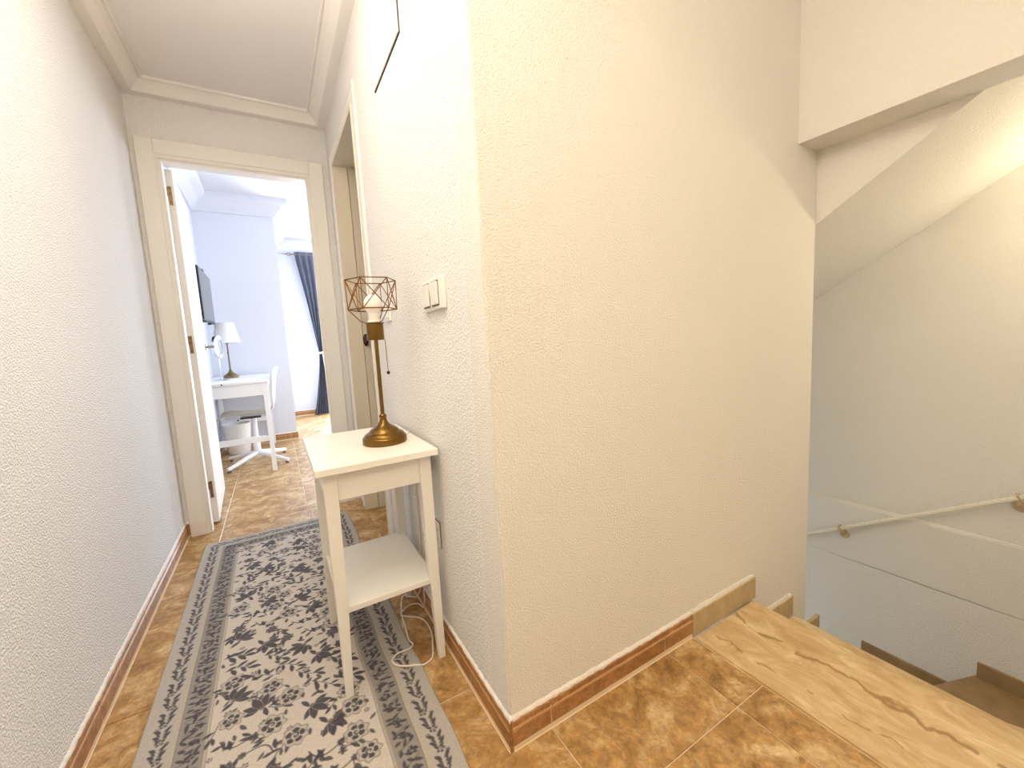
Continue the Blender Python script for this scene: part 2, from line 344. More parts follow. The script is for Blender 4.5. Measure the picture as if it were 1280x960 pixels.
# ------------------------------------------------------------------ baseboards
def skirting(name, label, p0, p1, nrm, joints, ts=0.008, h=0.08, wall_gap=0.0):
    """p0->p1 along the wall foot (front face line), nrm = outward normal (towards the room); joints = distances along"""
    root = struct(empty(name, (p0[0], p0[1], 0)), label, 'baseboard')
    p0, p1, nrm = Vector(p0), Vector(p1), Vector(nrm); d = (p1-p0); L = d.length; d.normalize()
    js = [0.0]+[j for j in joints if 0 < j < L]+[L]
    pf = [(-ts, 0), (0, 0), (0, 0.052), (-0.0012, 0.0535), (0.0002, 0.055), (0.001, 0.058), (0.0002, 0.061), (-0.0012, 0.0625), (-0.001, 0.074), (-0.004, h-0.001), (-ts, h)]
    for a, b_ in zip(js, js[1:]):
        a += 0.0011 if a > 0 else 0; b_ -= 0.0011 if b_ < L else 0
        bm = bmesh.new(); R = []
        for t in (a, b_): R.append([bm.verts.new((d.x*t+nrm.x*q, d.y*t+nrm.y*q, z)) for q, z in pf])
        N = len(pf); bm.faces.new(R[0]); bm.faces.new(R[1])
        for k in range(N):
            f = bm.faces.new((R[0][k], R[0][(k+1) % N], R[1][(k+1) % N], R[1][k]))
            if k in (4, 5): f.material_index = 1
        finish('skirting_tile', bm, ['skirting_tile', 'skirting_lip'], root)
    # grout behind the joints and along the floor
    bm = bmesh.new(); R = []
    for t in (0.001, L-0.001): R.append([bm.verts.new((d.x*t+nrm.x*q, d.y*t+nrm.y*q, z)) for q, z in ((-ts+0.0004, -0.001), (0.0020, -0.001), (0.0020, 0.0008), (0.0003, 0.002), (-0.0012, 0.062), (-ts, 0.07))])
    for k in range(6): bm.faces.new((R[0][k], R[0][(k+1) % 6], R[1][(k+1) % 6], R[1][k]))
    bm.faces.new(R[0]); bm.faces.new(R[1]); finish('grout_line', bm, 'grout', root)
    # rough plaster bead above the tiles
    rnd = random.Random(hash(name) % 999 if False else len(name)); bm = bmesh.new(); R = []; n_ = max(2, int(L/0.012))
    for k in range(n_+1):
        t = L*k/n_; z0 = h-0.002+rnd.uniform(-0.0015, 0.0015); z1 = h+0.009+rnd.uniform(-0.002, 0.002); w = rnd.uniform(-0.0035, -0.0015)
        R.append([bm.verts.new((d.x*t+nrm.x*q, d.y*t+nrm.y*q, z)) for q, z in ((-ts-0.002, z0), (w, z0), (w-0.001, (z0+z1)/2), (-ts+0.0005, z1), (-ts-0.002, z1))])
    for A, B in zip(R, R[1:]):
        for k in range(5): bm.faces.new((A[k], A[(k+1) % 5], B[(k+1) % 5], B[k]))
    finish('plaster_bead', bm, 'caulk', root)
    return root
yj = lambda y0: [abs(v-y0) for v in YG]
skirting('baseboard_left', 'terracotta tile skirting along the left hall wall', (-0.907, -2.2), (-0.907, YE-0.011), (1, 0), [v+2.2 for v in YG if v > -2.2])
skirting('baseboard_right', 'terracotta tile skirting along the right hall wall under the table', (0.0, 0.0), (0.0, 1.088), (-1, 0), [v for v in YG if v > 0])
skirting('baseboard_middle', 'terracotta tile skirting along the landing below the broad beige wall', (0.0085, 0.0), (XM, 0.0), (0, -1), [0.1145, 0.549])
skirting('baseboard_end', 'short terracotta skirting stub beside the bedroom door frame', (-0.912, YE-0.008), (-0.898, YE-0.008), (0, -1), [])
skirting('baseboard_bedroom_left', 'terracotta skirting along the bedroom wall under the television', (BX+0.008, 2.9), (BX+0.008, BY1-0.008), (1, 0), [0.24, 0.69, 1.14])
skirting('baseboard_bedroom_far', 'terracotta skirting along the bedroom wall behind the desk', (BX+0.008, BY1-0.008), (-0.242, BY1-0.008), (0, -1), [0.2, 0.64])
skirting('baseboard_bedroom_window', 'terracotta skirting under the bright wall beside the curtain', (-0.25, BY2-0.008), (2.6, BY2-0.008), (0, -1), [0.38, 0.83, 1.27, 1.72, 2.2])

# ------------------------------------------------------------------ doors
def casing(parent, rects, mat='door_paint'):
    for q in rects: box('casing', *q, mat, parent, 0.002)
d1 = struct(empty('door_1', (-0.46, 2.02, 0)), 'cream bedroom door standing open at the end of the hall', 'door')
off = Vector((-0.46, 2.02, 0))
def rel(o, base):                                                   # parts are modelled in world space, shift under the root
    o.location = o.location-Vector(base); return o
def dpart(o): return rel(o, off)
CL, CR, CH = -0.896, -0.028, 2.122
dpart(box('casing', CL, CL+0.074, 2.006, YE, 0, CH, 'door_paint', d1, 0.002))
dpart(box('casing', CR-0.074, CR, 2.006, YE, 0, CH, 'door_paint', d1, 0.002))
dpart(box('casing', CL+0.0745, CR-0.0745, 2.0065, YE, CH-0.074, CH, 'door_paint', d1, 0.002))
dpart(boxes('frame', [(E0, E0+0.022, 2.012, 2.135, 0, 2.030), (E1-0.022, E1, 2.012, 2.135, 0, 2.030), (E0, E1, 2.012, 2.135, 2.030, EH)], 'door_paint', d1))
dpart(boxes('stop', [(E0+0.02, E0+0.034, 2.02, 2.075, 0, 2.018), (E1-0.034, E1-0.02, 2.02, 2.075, 0, 2.018), (E0+0.02, E1-0.02, 2.02, 2.075, 2.018, 2.031)], 'door_paint', d1))
dpart(boxes('inner_casing', [(CL, CL+0.074, 2.13, 2.142, 0, CH), (CR-0.074, CR, 2.13, 2.142, 0, CH), (CL+0.074, CR-0.074, 2.13, 2.142, CH-0.074, CH)], 'door_paint', d1))
leaf = box('leaf', 0, 0.036, 0, 0.715, 0.012, 2.026, 'door_paint', d1, 0.002)
leaf.location = Vector((-0.812, 2.146, 0))-off; leaf.rotation_euler = (0, 0, math.radians(2.7))
for z in (0.215, 1.07, 1.885):
    bm = bmesh.new(); add_box(bm, 0.008, 0.024, -0.0035, -0.0005, z-0.05, z+0.05, 0.001); add_tube(bm, [(-0.003, -0.006, z-0.005), (-0.003, -0.006, z+0.05)], 0.0065, 10)
    add_box(bm, -0.004, 0.010, -0.006, -0.001, z+0.0, z+0.045)
    hg = finish('hinge', bm, 'hinge_metal', leaf); hg['label'] = 'bronze door hinge'
    for zz in (z-0.035, z+0.012, z+0.038): lathe('screw', [(0, 0), (0.0035, 0)], 'gap_dark', leaf, 8).matrix_local = Matrix.Translation((0.016, -0.0042, zz)) @ Matrix.Rotation(PI/2, 4, 'X')
bm = bmesh.new(); add_lathe(bm, [(0, 0), (0.026, 0), (0.026, 0.006), (0.012, 0.009), (0.009, 0.012), (0.009, 0.05), (0, 0.05)], 20)
bmesh.ops.transform(bm, matrix=Matrix.Translation((0.036, 0.655, 1.065)) @ Matrix.Rotation(PI/2, 4, 'Y'), verts=bm.verts)
add_tube(bm, smooth_path([(0.082, 0.655, 1.065), (0.088, 0.645, 1.065), (0.09, 0.60, 1.063), (0.086, 0.535, 1.062)], 5), 0.008, 10)
finish('handle', bm, 'nickel', leaf, True)['label'] = 'nickel lever handle'

d2 = struct(empty('door_2', (0.05, 1.48, 0)), 'cream side doorway in the right wall behind the brass lamp', 'door')
off2 = Vector((0.05, 1.48, 0))
for q in [(0.0, XR, 1.088, 1.160, 0, 2.118), (0.0, XR, 1.800, 1.872, 0, 2.118), (0.0, XR, 1.1605, 1.7995, 2.046, 2.118)]:
    rel(box('casing', *q, 'door_paint', d2, 0.002), off2)
for q in [(-0.003, 0.002, 1.090, 1.104, 0, 2.116), (-0.003, 0.002, 1.856, 1.870, 0, 2.116), (-0.003, 0.002, 1.1045, 1.8555, 2.102, 2.116)]:
    rel(box('casing_bead', *q, 'door_paint', d2, 0.003), off2)
rel(boxes('frame', [(-0.004, 0.116, R0, R0+0.012, 0, 2.034), (-0.004, 0.075, R1-0.014, R1, 0, 2.034), (-0.004, 0.116, R0, R1, 2.034, EH)], 'door_jamb_paint', d2), off2)
rel(boxes('stop', [(0.079, 0.115, R1-0.03, R1, 0, 2.034)], 'door_jamb_paint', d2), off2)
rel(box('leaf', 0.118, 0.735, R1-0.038, R1-0.002, 0.012, 2.026, 'door_paint', d2, 0.002), off2)
bm = bmesh.new(); add_lathe(bm, [(0, 0), (0.024, 0), (0.024, 0.006), (0.010, 0.010), (0.009, 0.025), (0.015, 0.034), (0.016, 0.042), (0.010, 0.05), (0, 0.052)], 20)
bmesh.ops.transform(bm, matrix=Matrix.Translation((0.088, R1-0.030, 1.045)) @ Matrix.Rotation(PI/2, 4, 'X') @ Matrix.Diagonal((0.62, 1.5, 1, 1)), verts=bm.verts)
o = rel(finish('knob', bm, 'dark_bronze', d2, True), off2); o['label'] = 'dark bronze door knob'

# ------------------------------------------------------------------ staircase
st = struct(empty('staircase', (1.0, -0.5, 0)), 'cream marble stairs turning down from the landing', 'staircase')
so = Vector((1.0, -0.5, 0))
def sp(o): return rel(o, so)
def tread(name, poly, z, mat, th=0.032):
    bm = bmesh.new(); add_prism(bm, poly, 'z', z-th, z)
    top = [e for e in bm.edges if all(v.co.z > z-1e-4 for v in e.verts)]
    bmesh.ops.bevel(bm, geom=top, offset=0.007, segments=3, affect='EDGES'); return sp(finish(name, bm, mat, st))
tread('tread', [(XM, -1.0), (XN, -1.0), (XN, -0.001), (XM, -0.001)], 0.0, 'marble')
tread('tread', [(0.99, -1.0), (1.33, -1.0), (1.33, -0.001), (0.99, -0.001)], -0.18, 'marble')
tread('tread', [(1.29, -1.0), (1.56, -1.0), (1.56, -0.001), (1.29, -0.001)], -0.36, 'marble')
tread('tread', [(1.52, -1.0), (2.10, -1.0), (1.62, -0.02), (1.52, -0.02)], -0.54, 'marble')
tread('tread', [(2.05, -1.0), (2.355, -1.0), (2.355, -0.325), (1.62, -0.055), (1.60, -0.09)], -0.72, 'shaded_stone')
tread('tread', [(1.47, -0.06), (2.355, -0.36), (2.355, 0.11), (1.47, 0.11)], -0.90, 'shaded_stone')
for k in range(4): tread('tread', [(1.457, 0.07+0.28*k), (2.355, 0.07+0.28*k), (2.355, 0.39+0.28*k), (1.457, 0.39+0.28*k)], -1.08-0.18*k, 'shaded_stone')
for x, z in ((1.0, 0.0), (1.30, -0.18), (1.53, -0.36)): sp(box('riser', x-0.02, x, -1.0, -0.001, z-0.18, z-0.031, 'marble', st))
for k in range(4): sp(box('riser', 1.457, 2.355, 0.08+0.28*k, 0.10+0.28*k, -1.08-0.18*k+0.0, -0.93-0.18*k, 'shaded_stone', st))
sp(prism('riser', [(2.06, -1.0), (2.08, -1.0), (1.62, -0.06), (1.60, -0.06)], 'z', -0.72, -0.571, 'marble', st))
sp(prism('riser', [(1.56, -0.06), (2.355, -0.345), (2.355, -0.365), (1.56, -0.08)], 'z', -0.90, -0.751, 'shaded_stone', st))
def sskirt(pts, axis, a0, a1): return sp(prism('skirting', pts, axis, a0, a1, 'stone_skirt' if axis == 'y' else 'shaded_stone', st, 0.0015))
T = 0.080
sskirt([(XM+0.002, 0.0), (1.052, 0.0), (1.052, T), (XM+0.002, T)], 'y', -0.002, 0.0085)
sskirt([(1.052, -0.18), (1.329, -0.18), (1.329, -0.18+T), (1.052, -0.18+T)], 'y', -0.002, 0.0085)
sskirt([(1.329, -0.36), (1.56, -0.36), (1.56, -0.36+T), (1.329, -0.36+T)], 'y', -0.002, 0.012)
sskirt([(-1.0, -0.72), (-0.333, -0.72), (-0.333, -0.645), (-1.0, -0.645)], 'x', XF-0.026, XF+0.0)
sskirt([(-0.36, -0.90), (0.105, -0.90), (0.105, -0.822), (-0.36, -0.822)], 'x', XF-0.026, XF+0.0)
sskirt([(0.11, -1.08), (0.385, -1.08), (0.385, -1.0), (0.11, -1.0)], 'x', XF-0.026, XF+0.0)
for x0, x1, z in ((XM, 1.048, T), (1.058, 1.322, T-0.18), (1.345, 1.455, T-0.36)):
    bm = bmesh.new(); R = []; rnd = random.Random(int(x0*100)); n_ = int((x1-x0)/0.01)
    for k in range(n_+1):
        x = x0+(x1-x0)*k/n_; z1 = z+0.010+rnd.uniform(-0.003, 0.004); y = rnd.uniform(0.001, 0.004)
        R.append([bm.verts.new(p) for p in ((x, 0.011, z-0.003), (x, y, z-0.002), (x, 0.006, z1), (x, 0.011, z1))])
    for A, B in zip(R, R[1:]):
        for k in range(4): bm.faces.new((A[k], A[(k+1) % 4], B[(k+1) % 4], B[k]))
    sp(finish('plaster_bead', bm, 'caulk', st))
# rope handrail
rh = tag(empty('rope_handrail', (XF, -0.02, 0)), 'cream twisted rope handrail strung across the stairwell wall', 'handrail')
ro = Vector((XF, -0.02, 0))
RA, RB = Vector((2.295, 1.0, -0.655)), Vector((2.295, -0.98, 0.545))
bm = bmesh.new(); ax = (RB-RA).normalized(); u = ax.cross(Vector((1, 0, 0))).normalized(); v = ax.cross(u); LR = (RB-RA).length
for s in range(3):
    pts = []
    for k in range(301):
        t = k/300; a = 2*PI*(t*LR/0.075+s/3); sag = 0.0
        pts.append(RA+(RB-RA)*t+(u*math.cos(a)+v*math.sin(a))*0.0052-Vector((0, 0, sag)))
    add_tube(bm, pts, 0.0062, 6)
rel(finish('rope', bm, 'rope', rh, True), ro)
for yb in (0.845, 0.205, -0.425):
    t = (RA.y-yb)/(RA.y-RB.y); p = RA+(RB-RA)*t
    bm = bmesh.new(); add_lathe(bm, [(0, 0), (0.036, 0), (0.036, 0.008), (0.026, 0.018), (0, 0.020)], 20)
    bmesh.ops.transform(bm, matrix=Matrix.Translation((XF-0.002, yb, p.z-0.045)) @ Matrix.Rotation(-PI/2, 4, 'Y'), verts=bm.verts)
    add_tube(bm, smooth_path([(XF-0.01, yb, p.z-0.045), (XF-0.04, yb, p.z-0.042), (2.295, yb, p.z-0.028), (2.295, yb, p.z-0.012)], 5), 0.009, 10)
    for k in range(12):
        a0, a1 = 2*PI*k/12, 2*PI*(k+1)/12
        add_tube(bm, [p+(u*math.cos(a0)+v*math.sin(a0))*0.017, p+(u*math.cos(a1)+v*math.sin(a1))*0.017], 0.005, 6)
    rel(finish('bracket', bm, 'rope_bracket', rh, True), ro)

# ------------------------------------------------------------------ lamps that light the place
def ceiling_lamp(loc, power, color, label, drop):
    o = tag(empty('ceiling_lamp', loc), label, 'lamp')
    lathe('canopy', [(0, 0), (0.05, 0), (0.05, -0.015), (0.006, -0.025), (0.006, -drop+0.12), (0, -drop+0.12)], 'white_plastic', o)
    lathe('globe', [(0, -drop+0.125), (0.02, -drop+0.122), (0.045, -drop+0.10), (0.055, -drop+0.07), (0.045, -drop+0.04), (0.02, -drop+0.018), (0, -drop+0.015)], 'lamp_dome', o)
    point('lamp_light', (0, 0, -drop-0.05), power, color, 0.08, o)
ceiling_lamp((-0.46, 0.70, ZC), P_HALL, (1.0, 0.90, 0.80), 'small globe pendant lamp over the hall above the table', 0.20)
ceiling_lamp((-0.30, -1.25, ZC), P_LANDING, (1.0, 0.89, 0.70), 'small globe pendant lamp over the stair landing', 0.3)
pl = tag(empty('fill_panel', (-0.455, -0.05, ZC)), 'added out-of-view fill light panel on the hall ceiling', 'lamp')  # added light panel out of view, brightens the lower hall walls
boxes('frame', [(-0.25, -0.235, -0.5, 0.5, -0.03, 0), (0.235, 0.25, -0.5, 0.5, -0.03, 0), (-0.235, 0.235, -0.5, -0.485, -0.03, 0), (-0.235, 0.235, 0.485, 0.5, -0.03, 0)], 'white_plastic', pl)
box('fill_panel_diffuser', -0.235, 0.235, -0.485, 0.485, -0.02, 0, 'lamp_dome', pl)
pa = area('fill_panel_light', (0, 0, -0.034), (0, 0, 0), 0.46, 0.96, P_FILL, (1.0, 0.92, 0.83)); pa.parent = pl
wl = tag(empty('wall_lamp', (XF, -0.78, 1.45)), 'small globe wall lamp above the stairs', 'lamp')
bm = bmesh.new(); add_lathe(bm, [(0, 0), (0.045, 0), (0.045, 0.012), (0.012, 0.02), (0.012, 0.06), (0, 0.06)], 20)
bmesh.ops.transform(bm, matrix=Matrix.Rotation(-PI/2, 4, 'Y'), verts=bm.verts); finish('bracket', bm, 'white_plastic', wl, True)
lathe('globe', [(0, -0.05), (0.03, -0.042), (0.048, -0.015), (0.048, 0.015), (0.03, 0.042), (0, 0.05)], 'lamp_dome', wl, 20, (-0.10, 0, 0))
point('lamp_light', (-0.19, 0.0, 0.06), P_STAIR, (1.0, 0.87, 0.62), 0.04, wl)

# ------------------------------------------------------------------ rug (woven pattern computed per vertex)
RW, RL = 0.706, 2.26; RES = 0.00125
NU, NV = int(RW/RES), int(RL/RES)
uu = (np.arange(NU)+0.5)*RES; vv = (np.arange(NV)+0.5)*RES
rng = random.Random(11); nr = np.random.RandomState(5)
edge = np.minimum(np.minimum(uu, RW-uu)[None, :].repeat(NV, 0), vv[:, None])
C_BASE = np.array([208, 198, 186])/255; C_BORD = np.array([184, 176, 166])/255; C_BAND = np.array([152, 145, 138])/255; C_LINE = np.array([188, 176, 158])/255
C_DARK = np.array([70, 66, 72])/255; C_MID = np.array([120, 112, 106])/255
img = np.empty((NV, NU, 3)); img[:] = C_BASE
img[edge < 0.085] = C_BORD
img[(edge >= 0.085) & (edge < 0.155)] = C_BAND
for e0 in (0.083, 0.1525): 
    img[(edge >= e0) & (edge < e0+0.005)] = C_LINE
    img[(edge >= e0+0.005) & (edge < e0+0.0062)] = C_BAND*0.8
def paint(mask_fn, cx, cy, R, col, alpha=1.0):
    i0, i1 = max(0, int((cx-R)/RES)), min(NU, int((cx+R)/RES)+1); j0, j1 = max(0, int((cy-R)/RES)), min(NV, int((cy+R)/RES)+1)
    if i1 <= i0 or j1 <= j0: return
    X = uu[i0:i1][None, :]-cx; Y = vv[j0:j1][:, None]-cy
    m_ = np.clip(mask_fn(X, Y), 0, 1)[..., None]*alpha
    img[j0:j1, i0:i1] = img[j0:j1, i0:i1]*(1-m_)+col*m_
AA = RES
def leaf_m(cx, cy, ang, L, W, col=C_DARK, alpha=0.9, split=True, halo=None):
    c, s = math.cos(ang), math.sin(ang)
    def hal(X, Y):
        a = (X*c+Y*s)/L+0.5; b2 = (-X*s+Y*c)-0.18*L*(a-0.5)**2; hw = W/2*np.sin(PI*np.clip(a, 0, 1))**0.8+0.0016
        return np.where((a < 0) | (a > 1), 0, (hw-np.abs(b2))/AA)
    if halo is not None: paint(hal, cx, cy, L*0.6, halo, 0.8)
    def fn(X, Y):
        a = (X*c+Y*s)/L+0.5; b_ = -X*s+Y*c
        hw = W/2*np.sin(PI*np.clip(a, 0, 1))**0.8
        b2 = b_-0.18*L*(a-0.5)**2
        q = (hw-np.abs(b2))/AA+0.3
        q = np.where((a < 0) | (a > 1), 0, q)
        if split: q = np.where((b2 > 0.05*W) & (a > 0.25) & (np.abs(b2) < hw*0.6), q*0.55, q)
        return q
    paint(fn, cx, cy, L*0.6, col, alpha)
def dot(cx, cy, r, col=C_DARK, alpha=0.9): paint(lambda X, Y: (r-np.sqrt(X*X+Y*Y))/AA+0.5, cx, cy, r+2*AA, col, alpha)
def stroke(pts, w, col=C_DARK, alpha=0.9):
    P = smooth_path([(p[0], p[1], 0) for p in pts], 8)
    for a, b_ in zip(P, P[1:]):
        n_ = max(1, int((b_-a).length/0.0015))
        for k in range(n_):
            q = a+(b_-a)*(k/n_); dot(q.x, q.y, w/2, col, alpha*0.7)
def rose(cx, cy, r):
    ph = rng.uniform(0, 6)
    def halo(X, Y):
        R = np.sqrt(X*X+Y*Y); A = np.arctan2(Y, X); rr = r*1.45*(1+0.12*np.cos(7*A+ph)); return np.where((R > rr-0.0035) & (R < rr), 1, 0)+np.where(R < rr-0.0035, 0.25, 0)
    paint(halo, cx, cy, r*1.8, C_MID, 0.75)
    def pet(X, Y):
        R = np.sqrt(X*X+Y*Y); A = np.arctan2(Y, X); q = np.abs(np.cos(2.5*A+ph)); return np.where((R > r*0.52) & (R < r*(0.80+0.25*q)) & (q > 0.33), 1, 0)
    paint(pet, cx, cy, r*1.3, C_DARK, 0.92)
    def swirl(X, Y):
        R = np.sqrt(X*X+Y*Y); A = np.arctan2(Y, X); return np.where(R < r*0.5, (np.sin(A+R/r*14+ph) > 0.1).astype(float), 0)
    paint(swirl, cx, cy, r*0.6, C_DARK, 0.85)
def carn(cx, cy, r):
    ph = rng.uniform(0, 6)
    def fn(X, Y):
        R = np.sqrt(X*X+Y*Y); A = np.arctan2(Y, X); rr = r*(1+0.14*np.cos(8*A+ph)); base = (rr-R)/AA
        return np.where((np.sin(R/r*16+1.5*np.sin(5*A+ph)) > 0.55) & (R > 0.2*r), base*0.5, base).clip(0, 1)*np.where((np.sin(R/r*13+2*np.sin(4*A)) > 0.6), 0.6, 1)
    paint(fn, cx, cy, r*1.3, C_DARK, 0.88)
def small(cx, cy, r, col=C_DARK, al=0.85):
    ph = rng.uniform(0, 6)
    for k in range(5):
        a = ph+2*PI*k/5; dot(cx+r*math.cos(a), cy+r*math.sin(a), r*0.46, col, al)
    dot(cx, cy, r*0.3, C_MID, 0.8)
def sprig(cx, cy, ang, L, n_, big):
    cv = rng.uniform(-0.35, 0.35); pts = []
    for k in range(6):
        t = k/5-0.5; a = ang+cv*t*2; pts.append((cx+t*L*math.cos(a)-cv*0.3*L*t*t*math.sin(ang), cy+t*L*math.sin(a)+cv*0.3*L*t*t*math.cos(ang)))
    stroke(pts, 0.0026)
    for k in range(n_):
        t = (k+0.6)/n_; i = min(5, int(t*5)); p = pts[i]; sd = 1 if k % 2 else -1; ll = big*rng.uniform(0.7, 1.15)
        a = ang+sd*rng.uniform(0.5, 0.95); leaf_m(p[0]+ll*0.55*math.cos(a), p[1]+ll*0.55*math.sin(a), a, ll, ll*0.36)
    a = ang; leaf_m(pts[-1][0]+big*0.4*math.cos(a), pts[-1][1]+big*0.4*math.sin(a), a, big, big*0.36)
def scroll(cx, cy, ang, L):
    pts = []
    for k in range(12):
        t = k/11; a = ang+3.4*t*t; pts.append((cx+(t-0.4)*L*math.cos(ang)+0.25*L*math.sin(3.6*t)*math.cos(ang+1.57), cy+(t-0.4)*L*math.sin(ang)+0.25*L*math.sin(3.6*t)*math.sin(ang+1.57)))
    stroke(pts, 0.0032)
    e = pts[-1]; carn(e[0], e[1], 0.010); leaf_m(pts[3][0]+0.012, pts[3][1], ang+0.9, 0.034, 0.012); leaf_m(pts[6][0]-0.008, pts[6][1]-0.01, ang-0.9, 0.03, 0.011); leaf_m(pts[1][0]-0.01, pts[1][1]+0.008, ang+2.4, 0.026, 0.010)
def clump(cx, cy, ang):
    for da, L in ((-1.25, 0.040), (1.25, 0.040), (-0.75, 0.050), (0.7, 0.052), (-0.05, 0.056)):
        a = ang+da; leaf_m(cx+0.026*math.cos(a), cy+0.026*math.sin(a), a, L, L*0.40, halo=C_BASE)
    dot(cx, cy, 0.007, C_MID, 0.8); leaf_m(cx-0.020*math.cos(ang), cy-0.020*math.sin(ang), ang+0.25, 0.036, 0.013, halo=C_BASE)
F0, F1 = 0.166, RW-0.166; step = 0.072; row = 0; kinds = ['rose', 'sprig', 'carn', 'clump', 'sprig', 'scroll', 'rose', 'clump']; kk = 0
y = 0.190
while y < RL:
    cols = 5 if row % 2 == 0 else 4
    for c in range(cols):
        x = F0+(F1-F0)*((c+0.5)/cols)+rng.uniform(-0.008, 0.008); yy = y+rng.uniform(-0.008, 0.008)
        for q in range(3):
            fx, fy = x+rng.uniform(-0.05, 0.05), yy+rng.uniform(-0.04, 0.04)
            if F0 < fx < F1:
                if q == 0: small(fx, fy, rng.uniform(0.005, 0.008), C_DARK, 0.7)
                else: leaf_m(fx, fy, rng.uniform(0, 6.3), rng.uniform(0.022, 0.032), rng.uniform(0.008, 0.012), alpha=0.8)
        k = kinds[(c*3+row*5) % 8]; a = rng.choice([0.6, 0.9, 2.2, -0.7, -2.3, 0.3])+rng.uniform(-0.3, 0.3)
        if k == 'rose': sprig(x-0.036, yy+0.020, a, 0.045, 3, 0.028); paint(lambda X, Y: (0.030-np.sqrt(X*X+Y*Y))/AA, x, yy, 0.034, C_BASE, 1.0); rose(x, yy, rng.uniform(0.019, 0.023))
        elif k == 'sprig': sprig(x, yy, a, rng.uniform(0.065, 0.085), 5, rng.uniform(0.032, 0.042))
        elif k == 'carn': sprig(x+0.034*math.cos(a), yy+0.034*math.sin(a), a, 0.04, 3, 0.032); carn(x, yy, rng.uniform(0.018, 0.022))
        elif k == 'clump': clump(x, yy, a)
        else: scroll(x, yy, a, 0.075)
    y += step; row += 1
# border vines
def border(along, side):
    def at(t, m_): return (m_, t) if side == 0 else (RW-m_, t) if side == 1 else (t, m_)
    t = 0.05; i = 0
    while t < along-0.04:
        x, y_ = at(t, 0.050+0.006*math.sin(t*60)); sg = 1 if i % 2 else -1
        dirn = PI/2 if side < 2 else 0
        if i % 3 == 0: small(x, y_, 0.0078); xx, yx = at(t+0.012, 0.050+0.016*sg); small(xx, yx, 0.0042)
        else:
            for s2 in (-1, 1):
                leaf_m(*at(t, 0.050+s2*0.011), dirn+s2*0.75*(-1 if side != 0 else 1), 0.024, 0.0095)
                leaf_m(*at(t+0.012, 0.050+s2*0.008), dirn+s2*0.6*(-1 if side != 0 else 1), 0.017, 0.006)
        t += 0.020; i += 1
    t = 0.11; i = 0
    while t < along-0.09:
        m0 = 0.120+rng.uniform(-0.010, 0.010); x, y_ = at(t, m0); r_i = i % 4
        if r_i == 0: carn(x, y_, 0.0105)
        elif r_i == 2: small(x, y_, 0.0085)
        stroke([at(t-0.006, 0.098), at(t+0.004, 0.118), at(t+0.014, 0.144)] if i % 2 else [at(t+0.012, 0.097), at(t+0.004, 0.12), at(t-0.006, 0.143)], 0.0024)
        for s2 in (-1, 1, 0):
            leaf_m(*at(t+rng.uniform(-0.01, 0.01), 0.120+s2*0.016), rng.uniform(0, 6.3), rng.uniform(0.018, 0.028), 0.009, alpha=0.85)
        t += 0.024; i += 1
border(RL, 0); border(RL, 1); border(RW, 2)
NU2, NV2 = NU//2, NV//2
img = img[:NV2*2, :NU2*2].reshape(NV2, 2, NU2, 2, 3).mean((1, 3))
lin = np.where(img <= 0.04045, img/12.92, ((img+0.055)/1.055)**2.4)
# vertices: top sheet at cell centres plus a folded-down rim
gx = np.linspace(0, RW, NU2); gy = np.linspace(0, RL, NV2)
X, Y = np.meshgrid(gx, gy); m_ = np.minimum(np.minimum(X, RW-X), np.minimum(Y, RL-Y))
wob = 0.003*np.sin(Y*9)+0.002*np.sin(Y*23)
Z = 0.0075-0.006*np.exp(-m_/0.0015)
U = X-RW/2+wob*(X/RW); V = -Y
co = np.stack([U, V, Z], -1).reshape(-1, 3)
idx = np.arange(NU2*NV2).reshape(NV2, NU2)
quads = np.stack([idx[:-1, :-1], idx[1:, :-1], idx[1:, 1:], idx[:-1, 1:]], -1).reshape(-1, 4)
me = bpy.data.meshes.new('rug'); nf = len(quads)
me.vertices.add(len(co)); me.vertices.foreach_set('co', co.ravel().astype(np.float32))
me.loops.add(nf*4); me.loops.foreach_set('vertex_index', quads.ravel().astype(np.int32))
me.polygons.add(nf); me.polygons.foreach_set('loop_start', np.arange(0, nf*4, 4, dtype=np.int32)); me.polygons.foreach_set('use_smooth', np.ones(nf, dtype=bool))
me.update(calc_edges=True)
ca = me.color_attributes.new('weave', 'FLOAT_COLOR', 'POINT')
ca.data.foreach_set('color', np.concatenate([lin.reshape(-1, 3), np.ones((NU2*NV2, 1))], 1).ravel().astype(np.float32))
rug = tag(link('runner_rug', me, 'rug_pile'), 'beige runner rug with charcoal flowers and grey border bands', 'rug')
rug.location = (-0.459, 1.832, 0.0005); rug.rotation_euler = (0, 0, math.radians(0.3))

